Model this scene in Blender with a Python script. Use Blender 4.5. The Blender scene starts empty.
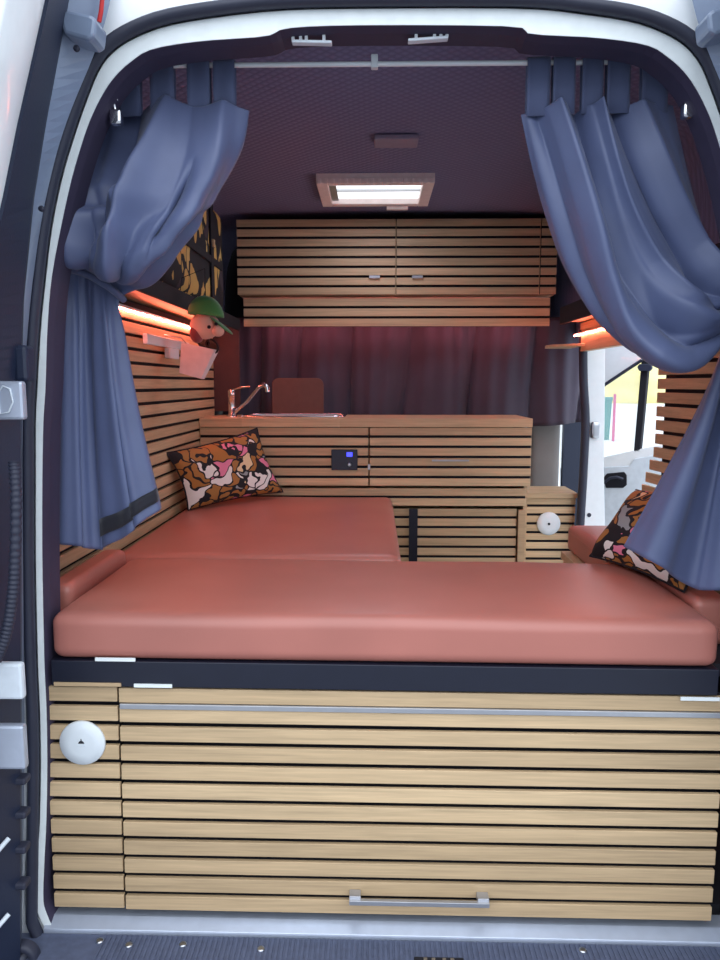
import bpy, bmesh, math, random
from mathutils import Vector, Matrix
random.seed(7)
scene = bpy.context.scene
COL = scene.collection
# ------------------------------------------------------------------ camera
F = 760.0
CAM = Vector((0.0, -1.62, 1.25))
VPX, VPY = 374.0, 384.0
PITCH = math.atan((480 - VPY) / F)
YAW = math.atan((VPX - 360) / F * math.cos(PITCH))
cd = bpy.data.cameras.new('camera')
cam = bpy.data.objects.new('camera', cd); COL.objects.link(cam)
cd.sensor_fit = 'VERTICAL'; cd.sensor_height = 36.0; cd.lens = 36.0 * F / 960.0
cd.clip_start = 0.02; cd.clip_end = 300
cam.location = CAM
cam.rotation_euler = (math.pi / 2 - PITCH, 0, YAW)
scene.camera = cam
RM = cam.rotation_euler.to_matrix()
def ray(px, py):
    return RM @ Vector(((px - 360) / F, -(py - 480) / F, -1.0))
def PY(px, py, Y):
    d = ray(px, py); return CAM + d * ((Y - CAM.y) / d.y)
def PX(px, py, X):
    d = ray(px, py); return CAM + d * ((X - CAM.x) / d.x)
def PZ(px, py, Z):
    d = ray(px, py); return CAM + d * ((Z - CAM.z) / d.z)
def XY(px, Y, py=384):
    return PY(px, py, Y).x
def ZY(py, Y, px=374):
    return PY(px, py, Y).z

# ------------------------------------------------------------------ materials
def srgb(c):
    return tuple(((v / 255) / 12.92 if v / 255 <= 0.04045 else ((v / 255 + 0.055) / 1.055) ** 2.4) for v in c) + (1.0,)
class NT:
    def __init__(s, name):
        s.m = bpy.data.materials.new(name); s.m.use_nodes = True
        s.t = s.m.node_tree; s.b = s.t.nodes['Principled BSDF']
    def n(s, kind, **kw):
        nd = s.t.nodes.new(kind)
        for k, v in kw.items(): setattr(nd, k, v)
        return nd
    def l(s, a, b): s.t.links.new(a, b)
    def coords(s, scale=(1, 1, 1), kind='Object', rot=(0, 0, 0)):
        tc = s.n('ShaderNodeTexCoord'); mp = s.n('ShaderNodeMapping')
        mp.inputs['Scale'].default_value = scale; mp.inputs['Rotation'].default_value = rot
        s.l(tc.outputs[kind], mp.inputs['Vector']); return mp.outputs['Vector']
    def noise(s, vec, scale, detail=3, rough=0.5, dist=0):
        nz = s.n('ShaderNodeTexNoise'); s.l(vec, nz.inputs['Vector'])
        nz.inputs['Scale'].default_value = scale; nz.inputs['Detail'].default_value = detail
        nz.inputs['Roughness'].default_value = rough; nz.inputs['Distortion'].default_value = dist
        return nz
    def ramp(s, fac, stops, interp='LINEAR'):
        r = s.n('ShaderNodeValToRGB'); r.color_ramp.interpolation = interp
        e = r.color_ramp.elements
        while len(e) > 1: e.remove(e[-1])
        e[0].position = stops[0][0]; e[0].color = stops[0][1]
        for p, c in stops[1:]:
            x = e.new(p); x.color = c
        s.l(fac, r.inputs['Fac']); return r.outputs['Color']
    def bump(s, h, strength=0.2, dist=0.01):
        b = s.n('ShaderNodeBump'); b.inputs['Strength'].default_value = strength
        b.inputs['Distance'].default_value = dist
        s.l(h, b.inputs['Height']); s.l(b.outputs['Normal'], s.b.inputs['Normal']); return b
    def math(s, op, a, b=None):
        m = s.n('ShaderNodeMath', operation=op)
        for i, v in enumerate((a, b)):
            if v is None: continue
            if isinstance(v, (int, float)): m.inputs[i].default_value = v
            else: s.l(v, m.inputs[i])
        return m.outputs[0]
    def mix(s, fac, a, b, mode='MIX'):
        m = s.n('ShaderNodeMix', data_type='RGBA', blend_type=mode)
        for sock, v in ((m.inputs[0], fac), (m.inputs[6], a), (m.inputs[7], b)):
            if isinstance(v, (int, float, tuple)): sock.default_value = v
            else: s.l(v, sock)
        return m.outputs[2]
def basic(name, rgb, rough=0.5, metal=0.0, vary=0.06, nscale=30, bump=0.0, spec=0.5, coat=0.0):
    t = NT(name); c = srgb(rgb)
    t.b.inputs['Roughness'].default_value = rough; t.b.inputs['Metallic'].default_value = metal
    t.b.inputs['Specular IOR Level'].default_value = spec
    t.b.inputs['Coat Weight'].default_value = coat
    v = t.coords(); nz = t.noise(v, nscale)
    lo = tuple(max(0, x * (1 - vary)) for x in c[:3]) + (1,); hi = tuple(min(1, x * (1 + vary)) for x in c[:3]) + (1,)
    t.l(t.ramp(nz.outputs['Fac'], [(0.3, lo), (0.7, hi)]), t.b.inputs['Base Color'])
    if bump: t.bump(nz.outputs['Fac'], bump, 0.004)
    return t.m
def oak(name, scale, tint=(206, 178, 140)):
    t = NT(name); c = srgb(tint)
    v = t.coords(scale)
    n1 = t.noise(v, 1.0, 5, 0.6, 0.6); n2 = t.noise(v, 3.4, 3, 0.6)
    dk = tuple(x * 0.66 for x in c[:3]) + (1,); lt = tuple(min(1, x * 1.16) for x in c[:3]) + (1,)
    col = t.ramp(n1.outputs['Fac'], [(0.25, dk), (0.5, c), (0.75, lt)])
    col = t.mix(0.35, col, t.ramp(n2.outputs['Fac'], [(0.35, dk), (0.65, lt)]))
    g = t.n('ShaderNodeNewGeometry')
    isl = t.ramp(g.outputs['Random Per Island'], [(0.0, (0.80, 0.78, 0.76, 1)), (1.0, (1.10, 1.10, 1.10, 1))])
    col = t.mix(1.0, col, isl, 'MULTIPLY')
    t.l(col, t.b.inputs['Base Color'])
    t.b.inputs['Roughness'].default_value = 0.52
    t.bump(n1.outputs['Fac'], 0.12, 0.002)
    return t.m
def leather(name, rgb):
    t = NT(name); c = srgb(rgb)
    v = t.coords(); n1 = t.noise(v, 3, 3); n2 = t.noise(v, 420, 2)
    lo = tuple(x * 0.9 for x in c[:3]) + (1,); hi = tuple(x * 1.08 for x in c[:3]) + (1,)
    t.l(t.ramp(n1.outputs['Fac'], [(0.3, lo), (0.7, hi)]), t.b.inputs['Base Color'])
    t.b.inputs['Roughness'].default_value = 0.40
    t.b.inputs['Specular IOR Level'].default_value = 0.55
    t.bump(t.math('ADD', t.math('MULTIPLY', n1.outputs['Fac'], 3.0), n2.outputs['Fac']), 0.10, 0.002)
    return t.m
def cloth(name, rgb, rough=0.75, sheen=0.25):
    t = NT(name); c = srgb(rgb)
    v = t.coords(); n1 = t.noise(v, 9, 3); n2 = t.noise(v, 900, 1)
    lo = tuple(x * 0.92 for x in c[:3]) + (1,); hi = tuple(x * 1.06 for x in c[:3]) + (1,)
    t.l(t.ramp(n1.outputs['Fac'], [(0.3, lo), (0.7, hi)]), t.b.inputs['Base Color'])
    t.b.inputs['Roughness'].default_value = rough
    t.b.inputs['Sheen Weight'].default_value = sheen
    t.bump(t.math('ADD', t.math('MULTIPLY', n1.outputs['Fac'], 4.0), n2.outputs['Fac']), 0.10, 0.003)
    return t.m
def blobs(name, stops, scale, line=0.05, stretch=(1, 1, 1), rough=0.8, warp=0.25):
    t = NT(name)
    v = t.coords(stretch)
    nz = t.noise(v, scale * 0.55, 2, 0.5)
    sub = t.n('ShaderNodeVectorMath', operation='SUBTRACT'); t.l(nz.outputs['Color'], sub.inputs[0]); sub.inputs[1].default_value = (0.5, 0.5, 0.5)
    sc = t.n('ShaderNodeVectorMath', operation='SCALE'); t.l(sub.outputs[0], sc.inputs[0]); sc.inputs['Scale'].default_value = warp
    ad = t.n('ShaderNodeVectorMath', operation='ADD'); t.l(v, ad.inputs[0]); t.l(sc.outputs[0], ad.inputs[1])
    va = t.n('ShaderNodeTexVoronoi'); va.inputs['Scale'].default_value = scale; t.l(ad.outputs[0], va.inputs['Vector'])
    vb = t.n('ShaderNodeTexVoronoi', feature='DISTANCE_TO_EDGE'); vb.inputs['Scale'].default_value = scale; t.l(ad.outputs[0], vb.inputs['Vector'])
    sp = t.n('ShaderNodeSeparateColor'); t.l(va.outputs['Color'], sp.inputs[0])
    col = t.ramp(sp.outputs[0], stops, 'CONSTANT')
    edge = t.math('LESS_THAN', vb.outputs['Distance'], line)
    t.l(t.mix(edge, col, srgb((16, 15, 24))), t.b.inputs['Base Color'])
    t.b.inputs['Roughness'].default_value = rough
    return t.m
def emit(name, rgb, strength):
    t = NT(name)
    t.b.inputs['Base Color'].default_value = (0.02, 0.02, 0.02, 1)
    t.b.inputs['Emission Color'].default_value = rgb + (1,)
    t.b.inputs['Emission Strength'].default_value = strength
    return t.m
def quilt(name, rgb):
    t = NT(name); c = srgb(rgb)
    v = t.coords((1, 1, 1)); sx = t.n('ShaderNodeSeparateXYZ'); t.l(v, sx.inputs[0])
    a = t.math('ABSOLUTE', t.math('SINE', t.math('MULTIPLY', t.math('ADD', sx.outputs[0], sx.outputs[1]), 95)))
    b = t.math('ABSOLUTE', t.math('SINE', t.math('MULTIPLY', t.math('SUBTRACT', sx.outputs[0], sx.outputs[1]), 95)))
    h = t.math('MULTIPLY', a, b)
    t.bump(h, 0.5, 0.006)
    t.l(t.mix(t.math('MULTIPLY', h, 0.5), tuple(x * 0.8 for x in c[:3]) + (1,), tuple(x * 1.3 for x in c[:3]) + (1,)), t.b.inputs['Base Color'])
    t.b.inputs['Roughness'].default_value = 0.8
    return t.m
M = {}
M['oak'] = oak('oak_lengthwise', (1.6, 30, 45))
M['oak_side'] = oak('oak_sidewall', (30, 1.6, 45))
M['oak_edge'] = oak('oak_edge', (2, 25, 40), (200, 171, 134))
M['leather'] = leather('terracotta_leather', (178, 111, 99))
M['cloth'] = cloth('slate_blue_cloth', (86, 96, 131), 0.46, 0.1)
M['tabcloth'] = cloth('slate_blue_tab_cloth', (80, 89, 122))
M['darkcloth'] = cloth('dark_cab_cloth', (66, 58, 76), 0.7)
M['hem'] = cloth('black_hem_tape', (14, 15, 30))
M['black'] = basic('black_backing', (16, 15, 26), 0.8)  # blue cast of lens haze is mixed into these blacks and dark trims
M['blackmetal'] = basic('black_powder_coat', (20, 24, 42), 0.45)
M['blacktrim'] = basic('black_door_plastic', (32, 41, 64), 0.5, bump=0.1, nscale=200)
M['rubber'] = basic('black_rubber', (44, 47, 64), 0.55)
M['darktrim'] = basic('dark_pillar_lining', (58, 51, 74), 0.7)
M['brownpanel'] = basic('brown_lining', (76, 52, 54), 0.75)
M['chrome'] = basic('chrome', (225, 225, 228), 0.12, 1.0, 0.02)
M['steel'] = basic('brushed_steel', (190, 192, 196), 0.28, 1.0, 0.05)
M['alu'] = basic('anodised_aluminium', (188, 190, 196), 0.35, 0.75, 0.04)
M['sill'] = basic('sill_aluminium', (186, 194, 210), 0.35, 0.5, 0.05)
M['white'] = basic('white_plastic', (226, 232, 236), 0.4, 0, 0.02)
M['paint'] = basic('white_body_paint', (242, 245, 247), 0.3, 0, 0.02, coat=0.4)
M['flange'] = basic('bare_white_flange', (236, 242, 242), 0.45, 0, 0.04)
M['door_in'] = basic('grey_blue_door_paint', (132, 146, 170), 0.35, 0, 0.04, coat=0.3)
M['card'] = basic('light_grey_door_card', (214, 222, 230), 0.6)
M['ceil'] = quilt('quilted_ceiling', (128, 124, 160))  # purple cast of lens haze is put into the base colour
M['pillow'] = blobs('swirl_print', [(0, srgb((20, 18, 26))), (.10, srgb((168, 116, 58))), (.42, srgb((228, 130, 160))), (.58, srgb((236, 232, 226))), (.70, srgb((150, 158, 160))), (.80, srgb((168, 112, 50))), (.92, srgb((228, 204, 160)))], 12.5, 0.07, (1, 1, 1.35), warp=0.34)
M['bag'] = blobs('ochre_print', [(0, srgb((14, 13, 22))), (.30, srgb((204, 168, 92))), (.62, srgb((20, 18, 30))), (.72, srgb((214, 182, 108))), (.94, srgb((60, 50, 60)))], 10.5, 0.05, (1, 1.0, 0.75), warp=0.26)
M['led'] = emit('led_strip', (1.0, 0.19, 0.13), 40)
M['led_dim'] = emit('led_under_cabinet', (1.0, 0.26, 0.30), 16)
M['blue'] = emit('blue_display', (0.05, 0.06, 1.0), 2.2)
M['pane'] = emit('skylight_pane', (0.92, 0.95, 1.0), 1.4)
M['screen'] = basic('black_panel', (16, 18, 46), 0.3)
M['hatch'] = basic('cream_hatch_frame', (250, 232, 228), 0.5)
M['lampgrey'] = basic('grey_lamp_cover', (150, 138, 158), 0.6)
M['green'] = cloth('green_felt', (66, 128, 62))
M['skin'] = cloth('peach_plush', (224, 170, 150))
M['maroon'] = cloth('maroon_plush', (140, 50, 52))
M['board'] = basic('brown_board', (110, 74, 66), 0.6)
M['pot'] = basic('white_pot', (226, 216, 218), 0.5)
M['lens'] = basic('dark_glass_lens', (20, 22, 20), 0.15)
M['greyseat'] = cloth('grey_seat', (126, 122, 120))
M['road'] = basic('grey_asphalt', (128, 130, 134), 0.9, 0, 0.12, 30)
M['asphalt'] = basic('pale_paving', (204, 206, 206), 0.9, 0, 0.08, 6)
M['concrete'] = basic('pale_concrete', (206, 208, 206), 0.9, 0, 0.06, 8)
M['grass'] = basic('dry_grass', (226, 214, 150), 0.95, 0, 0.22, .35)
M['teal'] = basic('teal_plastic', (70, 140, 136), 0.5)
M['pink'] = basic('pink_post_paint', (196, 80, 130), 0.5)
M['red'] = basic('red_strap', (200, 40, 40), 0.6)
M['step'] = basic('grey_black_step', (84, 92, 116), 0.6, 0, 0.12, 60, 0.2)
tg = NT('door_glass'); tg.b.inputs['Base Color'].default_value = (0.93, 0.97, 0.96, 1)
tg.b.inputs['Roughness'].default_value = 0.02; tg.b.inputs['Alpha'].default_value = 0.16
M['glass'] = tg.m

# ------------------------------------------------------------------ mesh helpers
class MB:
    def __init__(s): s.v = []; s.f = []; s.mi = []; s.sm = []
    def add(s, vs, fs, mi=0, smooth=False):
        b = len(s.v); s.v += [Vector(p) for p in vs]
        for f in fs: s.f.append([b + i for i in f]); s.mi.append(mi); s.sm.append(smooth)
        return s
    def box(s, lo, hi, mi=0, mat=None):
        x0, y0, z0 = lo; x1, y1, z1 = hi
        vs = [Vector(p) for p in ((x0, y0, z0), (x1, y0, z0), (x1, y1, z0), (x0, y1, z0), (x0, y0, z1), (x1, y0, z1), (x1, y1, z1), (x0, y1, z1))]
        if mat: vs = [mat @ p for p in vs]
        return s.add(vs, [(0, 3, 2, 1), (4, 5, 6, 7), (0, 1, 5, 4), (1, 2, 6, 5), (2, 3, 7, 6), (3, 0, 4, 7)], mi)
    def hexa(s, p8, mi=0):
        return s.add(p8, [(0, 3, 2, 1), (4, 5, 6, 7), (0, 1, 5, 4), (1, 2, 6, 5), (2, 3, 7, 6), (3, 0, 4, 7)], mi)
    def grid(s, rows, mi=0, smooth=True, closed_u=False):
        nv, nu = len(rows), len(rows[0]); vs = [p for r in rows for p in r]; fs = []
        for j in range(nv - 1):
            for i in range(nu if closed_u else nu - 1):
                k = (i + 1) % nu
                fs.append((j * nu + i, j * nu + k, (j + 1) * nu + k, (j + 1) * nu + i))
        return s.add(vs, fs, mi, smooth)
    def tube(s, pts, r, n=10, mi=0, caps=True, closed=False):
        pts = [Vector(p) for p in pts]; rows = []; m = len(pts)
        rs = r if isinstance(r, (list, tuple)) else [r] * m
        up = None
        for i, p in enumerate(pts):
            if closed: d = (pts[(i + 1) % m] - pts[i - 1]).normalized()
            else: d = (pts[min(i + 1, m - 1)] - pts[max(i - 1, 0)]).normalized()
            if up is None: up = d.orthogonal().normalized()
            else: up = (up - d * up.dot(d)).normalized()
            q = d.cross(up)
            rows.append([p + (up * math.cos(2 * math.pi * k / n) + q * math.sin(2 * math.pi * k / n)) * rs[i] for k in range(n)])
        if closed: rows.append(rows[0])
        s.grid(rows, mi, True, True)
        if caps and not closed:
            s.add(rows[0], [tuple(range(n))[::-1]], mi); s.add(rows[-1], [tuple(range(n))], mi)
        return s
    def lathe(s, c, axis, prof, n=24, mi=0):
        c = Vector(c); a = Vector(axis).normalized(); u = a.orthogonal().normalized(); w = a.cross(u)
        rows = [[c + a * h + (u * math.cos(2 * math.pi * k / n) + w * math.sin(2 * math.pi * k / n)) * r for k in range(n)] for r, h in prof]
        s.grid(rows, mi, True, True)
        s.add(rows[0], [tuple(range(n))[::-1]], mi, False); s.add(rows[-1], [tuple(range(n))], mi, False)
        return s
    def prism(s, poly, off, mi=0):
        a = [Vector(p) for p in poly]; off = Vector(off); n = len(a); b = [p + off for p in a]
        s.add(a + b, [tuple(range(n))[::-1], tuple(range(n, 2 * n))] + [(i, (i + 1) % n, n + (i + 1) % n, n + i) for i in range(n)], mi)
        return s
    def ball(s, c, r, mi=0, nu=20, nv=12, mat=None):
        c = Vector(c); r = (r, r, r) if isinstance(r, (int, float)) else r; rows = []
        for j in range(nv + 1):
            t = math.pi * j / nv
            rows.append([c + (mat or Matrix.Identity(3)) @ Vector((r[0] * max(math.sin(t), 1e-3) * math.cos(2 * math.pi * i / nu), r[1] * max(math.sin(t), 1e-3) * math.sin(2 * math.pi * i / nu), r[2] * math.cos(t))) for i in range(nu)])
        return s.grid(rows, mi, True, True)
    def rbox(s, lo, hi, r, mi=0, seg=14, puff=0.0, wob=0.0, mat=None):
        c = (Vector(lo) + Vector(hi)) / 2; h = (Vector(hi) - Vector(lo)) / 2
        bm = bmesh.new(); bmesh.ops.create_cube(bm, size=2)
        def coord(t, L):          # crowd samples near the edges
            return t
        cuts = seg
        bmesh.ops.subdivide_edges(bm, edges=bm.edges[:], cuts=cuts, use_grid_fill=True)
        vs = []
        for v in bm.verts:
            q = Vector([math.copysign(1 - (1 - abs(k)) ** 1.7, k) for k in v.co])
            p = Vector((q.x * h.x, q.y * h.y, q.z * h.z))
            inn = Vector([max(-(h[i] - r), min(h[i] - r, p[i])) for i in range(3)])
            d = p - inn
            if d.length > 1e-9: p = inn + d.normalized() * r
            if puff and p.z > 0: p.z += puff * (1 - (p.x / h.x) ** 4) * (1 - (p.y / h.y) ** 4)
            if wob:
                p.z += wob * math.sin(p.x * 9 + p.y * 5) * math.cos(p.y * 11 + p.x * 2) * (1 if p.z > 0 else 0)
                if p.y < 0: p.y += wob * .8 * math.sin(p.x * 7 + 1) * math.cos(p.z * 20)
            vs.append((mat @ (p + c)) if mat else p + c)
        bm.verts.index_update()
        fs = [[v.index for v in f.verts] for f in bm.faces]; bm.free()
        return s.add(vs, fs, mi, True)
    def build(s, name, mats, parent=None, loc=None, bevel=0, solid=0, sub=0, kind=None):
        if not isinstance(mats, (list, tuple)): mats = [mats]
        if parent is not None:
            o0 = parent
            while o0.parent: o0 = o0.parent
            base = Vector(o0.location)
        elif loc is not None: base = Vector(loc)
        else:
            xs = [p.x for p in s.v]; ys = [p.y for p in s.v]; zs = [p.z for p in s.v]
            base = Vector(((min(xs) + max(xs)) / 2, (min(ys) + max(ys)) / 2, min(zs)))
        me = bpy.data.meshes.new(name)
        me.from_pydata([p - base for p in s.v], [], s.f); me.update()
        for m in mats: me.materials.append(m)
        for p, i, q in zip(me.polygons, s.mi, s.sm): p.material_index = i; p.use_smooth = q
        bm = bmesh.new(); bm.from_mesh(me)
        bmesh.ops.remove_doubles(bm, verts=bm.verts[:], dist=1e-6) if solid or sub else None
        bmesh.ops.recalc_face_normals(bm, faces=bm.faces[:]); bm.to_mesh(me); bm.free()
        o = bpy.data.objects.new(name, me); COL.objects.link(o)
        if parent is not None: o.parent = parent
        else: o.location = base
        if solid:
            md = o.modifiers.new('thickness', 'SOLIDIFY'); md.thickness = solid; md.offset = 0
        if bevel:
            md = o.modifiers.new('bevel', 'BEVEL'); md.width = bevel; md.segments = 2; md.limit_method = 'ANGLE'
        if sub:
            md = o.modifiers.new('smooth', 'SUBSURF'); md.levels = sub; md.render_levels = sub
        if kind: o['kind'] = kind
        return o
def thing(name, loc, label, cat, group=None):
    o = bpy.data.objects.new(name, None); COL.objects.link(o); o.location = loc; o.empty_display_size = 0.05
    o['label'] = label; o['category'] = cat
    if group: o['group'] = group
    return o
def tag(o, label, cat, group=None):
    o['label'] = label; o['category'] = cat
    if group: o['group'] = group
    return o
def struct(o, label=None, cat=None):
    o['kind'] = 'structure'
    if label: o['label'] = label; o['category'] = cat
    return o
def cr(P, t):
    n = len(P) - 1; i = min(int(t * n), n - 1); f = t * n - i
    a, b, c, d = P[max(i - 1, 0)], P[i], P[i + 1], P[min(i + 2, n)]
    return 0.5 * ((2 * b) + (c - a) * f + (2 * a - 5 * b + 4 * c - d) * f * f + (3 * b - a - 3 * c + d) * f ** 3)
PITCHZ = 0.0463; GAP = 0.0118
def slats_x(mb, x0, x1, y, ztop, rows, pitch=PITCHZ, gap=GAP, th=0.014, back=0.006, mi=0, mb_i=1, backing=True, skip=(), face=.005):
    """rows of slats facing -Y whose front face is at y"""
    for k in range(rows):
        zt = ztop - k * pitch
        if k in skip: continue
        mb.box((x0, y, zt - pitch + gap), (x1, y + face, zt), mi)
        mb.box((x0 + .0005, y + face, zt - pitch + gap + .0005), (x1 - .0005, y + th, zt - .0005), mb_i)
    if backing: mb.box((x0, y + th, ztop - rows * pitch + gap), (x1, y + th + back, ztop), mb_i)
    return mb
WOOD = [M['oak'], M['black']]

# ------------------------------------------------------------------ world, light
w = bpy.data.worlds.new('sky'); scene.world = w; w.use_nodes = True
nt = w.node_tree; bg = nt.nodes['Background']
tc = nt.nodes.new('ShaderNodeTexCoord'); sp = nt.nodes.new('ShaderNodeSeparateXYZ'); rp = nt.nodes.new('ShaderNodeValToRGB')
nt.links.new(tc.outputs['Generated'], sp.inputs[0]); nt.links.new(sp.outputs[2], rp.inputs[0]); nt.links.new(rp.outputs[0], bg.inputs['Color'])
e = rp.color_ramp.elements
e[0].position = 0.0; e[0].color = (0.50, 0.56, 0.66, 1); e[1].position = 0.8; e[1].color = (0.97, 1.07, 1.20, 1)
x_ = e.new(0.35); x_.color = (0.79, 0.89, 1.01, 1)
bg.inputs['Strength'].default_value = 1.75
sd = bpy.data.lights.new('overcast_sun', 'SUN'); sd.energy = 0.9; sd.angle = math.radians(70); sd.color = (0.95, 0.97, 1.0)
so = bpy.data.objects.new('overcast_sun', sd); COL.objects.link(so); so.location = (0, -5, 6)
so.rotation_euler = (math.radians(48), 0, math.radians(8))
scene.view_settings.view_transform = 'Standard'; scene.view_settings.look = 'None'
scene.view_settings.exposure = 0.16; scene.view_settings.gamma = 1.0
scene.view_settings.use_curve_mapping = False

# ------------------------------------------------------------------ shell of the van
CX = XY(396, 0.0)
YD = 0.015                                   # plane of the rear drawer
mb = MB().box((-150, -60, -0.72), (150, 160, -0.62)); struct(mb.build('ground', M['road']), 'grey asphalt ground around the parked van', 'ground')
mb = MB().box((1.35, -3.0, -0.63), (150, 160, -0.612)); struct(mb.build('bounce_pavement', M['asphalt']), 'pale outdoor ground brought up beside the van to bounce light', 'bounce_pavement')  # pale ground extended close to the van to brighten the open passenger door
mb = MB().box((-0.95, 0.10, -0.06), (1.05, 2.9, -0.005)); struct(mb.build('floor', M['black']), 'dark load floor under the van fittings', 'floor')
# rear opening outline (outer / inner edge of the pale sheet-metal flange), left bottom -> top -> right
FL = [((50, 938), (54, 932)), ((40, 918), (46, 913)), ((36, 902), (43, 899)), ((37, 864), (44, 864)), ((40, 822), (46, 822)), ((41, 760), (47, 760)),
      ((40, 706), (46, 706)), ((38, 660), (44, 660)), ((36, 560), (42, 560)), ((36, 480), (42, 480)), ((36, 422), (43, 422)), ((37.5, 390), (45, 390)),
      ((41, 330), (47, 330)), ((46, 280), (51, 280)), ((52, 230), (60, 230)), ((62, 180), (71, 180)), ((73, 142), (82, 142)), ((82, 115), (91, 117)),
      ((92, 88), (103, 93)), ((100, 70), (115, 76)), ((112, 54), (130, 62)), ((132, 40), (152, 49)), ((165, 27), (200, 41)), ((215, 18), (265, 36)),
      ((280, 11), (288, 28)), ((360, 9), (360, 25))]
def mirror(p): return Vector((2 * CX - p.x, p.y, p.z))
lo_ = [PY(*a, 0.0) for a, b in FL]; li_ = [PY(*b, 0.0) for a, b in FL]
OUT = lo_ + [mirror(p) for p in lo_[-2::-1]]; INN = li_ + [mirror(p) for p in li_[-2::-1]]
def resample(P, n):
    return [cr(P, i / (n - 1)) for i in range(n)]
OUT = resample(OUT, 161); INN = resample(INN, 161)
Cc = Vector((CX, 0, 1.0))
def off(P, d):
    res = []
    for i, p in enumerate(P):
        t = P[min(i + 1, len(P) - 1)] - P[max(i - 1, 0)]
        nrm = Vector((t.z, 0, -t.x)).normalized()
        if nrm.dot(p - Cc) < 0: nrm = -nrm
        res.append(p + nrm * d)
    return res
Y = lambda P, y: [Vector((p.x, y, p.z)) for p in P]
mb = MB(); mb.grid([Y(OUT, 0.012), Y(OUT, 0.0), Y(INN, 0.0), Y(INN, 0.002)], smooth=False)
struct(mb.build('trim_1', M['flange']), 'pale metal flange edging the rear doorway', 'door frame')
mb = MB(); ringp = [(0.003, 0.0), (0.001, -0.016), (0.008, -0.026), (0.018, -0.026), (0.025, -0.016), (0.025, 0.004)]
BL = [PY(x, y, 0) for x, y in ((230, 962), (150, 962), (105, 960), (78, 955), (60, 948))]
SEALP = resample(BL + [PY(x, y, 0) for x, y in ((47, 934), (39, 918))] , 40) + OUT[14:-14]
SEALP = SEALP + [mirror(p) for p in SEALP[39::-1]]
mb.grid([Y(off(SEALP, d), y) for d, y in ringp])
struct(mb.build('trim_2', M['rubber']), 'black rubber seal running round the rear doorway', 'seal')
# painted body metal outside the seal
mb = MB(); BO = []
o1 = off(OUT, 0.026)
for p in o1:
    q = p.copy()
    if p.z > 1.55: q = Vector((CX + (p.x - CX) * 1.16, 0, 2.02 + (p.z - 1.55) * 0.9))
    else: q = Vector((CX + math.copysign(1.0 + 0.0, p.x - CX) * 0.98, 0, p.z))
    BO.append(q)
mb.grid([Y(o1, -0.004), Y(BO, -0.004), Y(BO, 0.08), Y(o1, 0.08)], smooth=False)
struct(mb.build('wall_rear', M['paint']), 'white painted body around the rear doorway', 'body')
# dark lining of the doorway
IN2 = off(INN, 0.004)
mb = MB(); mb.grid([Y(IN2, 0.0025), Y(INN, 0.004), Y(off(INN, -0.004), 0.03), Y(off(INN, -0.004), 0.085), Y(off(INN, 0.10), 0.085)], smooth=False)
struct(mb.build('trim_3', M['darktrim']), 'dark lining just inside the rear doorway', 'trim')
# ceiling
prof = [(-0.90, 1.50), (-0.895, 1.66), (-0.885, 1.84), (-0.86, 1.97), (-0.80, 2.055), (-0.60, 2.078), (0.05, 2.085), (0.75, 2.078), (0.95, 2.055), (1.01, 1.97), (1.035, 1.84), (1.045, 1.66), (1.05, 1.50)]
P3 = [Vector((x, 0, z)) for x, z in prof]; PR = resample(P3, 60)
mb = MB(); mb.grid([Y(PR, 0.09), Y(PR, 1.0), Y(PR, 2.0), Y(PR, 2.95)])
struct(mb.build('ceiling', M['ceil'], solid=0.02), 'dark quilted ceiling of the van', 'ceiling')
# dark panels added beyond the cab curtain to stop light leaks
mb = MB().box((-0.93, 2.96, 1.3), (1.06, 3.0, 2.10)).box((-0.93, 2.96, -0.05), (1.0, 3.0, 0.9))
struct(mb.build('light_block_front', M['black']), 'dark panels added beyond the cab curtain to stop light leaking in', 'wall')
# ---- side walls with slats
Z0 = 1.2275
def lx(y): return -0.808 + (y - 0.88) * 0.012
def rx(y): return 0.96 + (0.98 - y) * 0.10
mb = MB()
for k in range(-17, 6):
    zt = Z0 + k * PITCHZ - GAP / 2 + PITCHZ
    ya, yb = 0.12, 2.16
    z0 = zt - PITCHZ + GAP
    mb.hexa([(lx(ya) - .014, ya, z0), (lx(ya), ya, z0), (lx(yb), yb, z0), (lx(yb) - .014, yb, z0), (lx(ya) - .014, ya, zt), (lx(ya), ya, zt), (lx(yb), yb, zt), (lx(yb) - .014, yb, zt)])
ya, yb = .15, 2.96
mb.hexa([(lx(ya) - .05, ya, 0), (lx(ya) - .016, ya, 0), (lx(yb) - .016, yb, 0), (lx(yb) - .05, yb, 0), (lx(ya) - .05, ya, 1.53), (lx(ya) - .016, ya, 1.53), (lx(yb) - .016, yb, 1.53), (lx(yb) - .05, yb, 1.53)], 1)
struct(mb.build('wall_left', [M['oak_side'], M['black']], bevel=0.0012), 'oak slatted left side wall', 'wall')
mb = MB()
ends = {}
for k in range(-17, 6):
    zt = Z0 + k * PITCHZ - GAP / 2 + PITCHZ
    z0 = zt - PITCHZ + GAP
    zc = (zt + z0) / 2
    yb = 0.99
    if zc < 1.03: yb += min((1.03 - zc) * 0.55, 0.16)
    ya = 0.16
    mb.hexa([(rx(ya), ya, z0), (rx(ya) + .014, ya, z0), (rx(yb) + .014, yb, z0), (rx(yb), yb, z0), (rx(ya), ya, zt), (rx(ya) + .014, ya, zt), (rx(yb) + .014, yb, zt), (rx(yb), yb, zt)])
ya, yb = .15, .965
mb.hexa([(rx(ya) + .015, ya, 0), (rx(ya) + .05, ya, 0), (rx(yb) + .05, yb, 0), (rx(yb) + .015, yb, 0), (rx(ya) + .015, ya, 1.53), (rx(ya) + .05, ya, 1.53), (rx(yb) + .05, yb, 1.53), (rx(yb) + .015, yb, 1.53)], 1)
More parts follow.
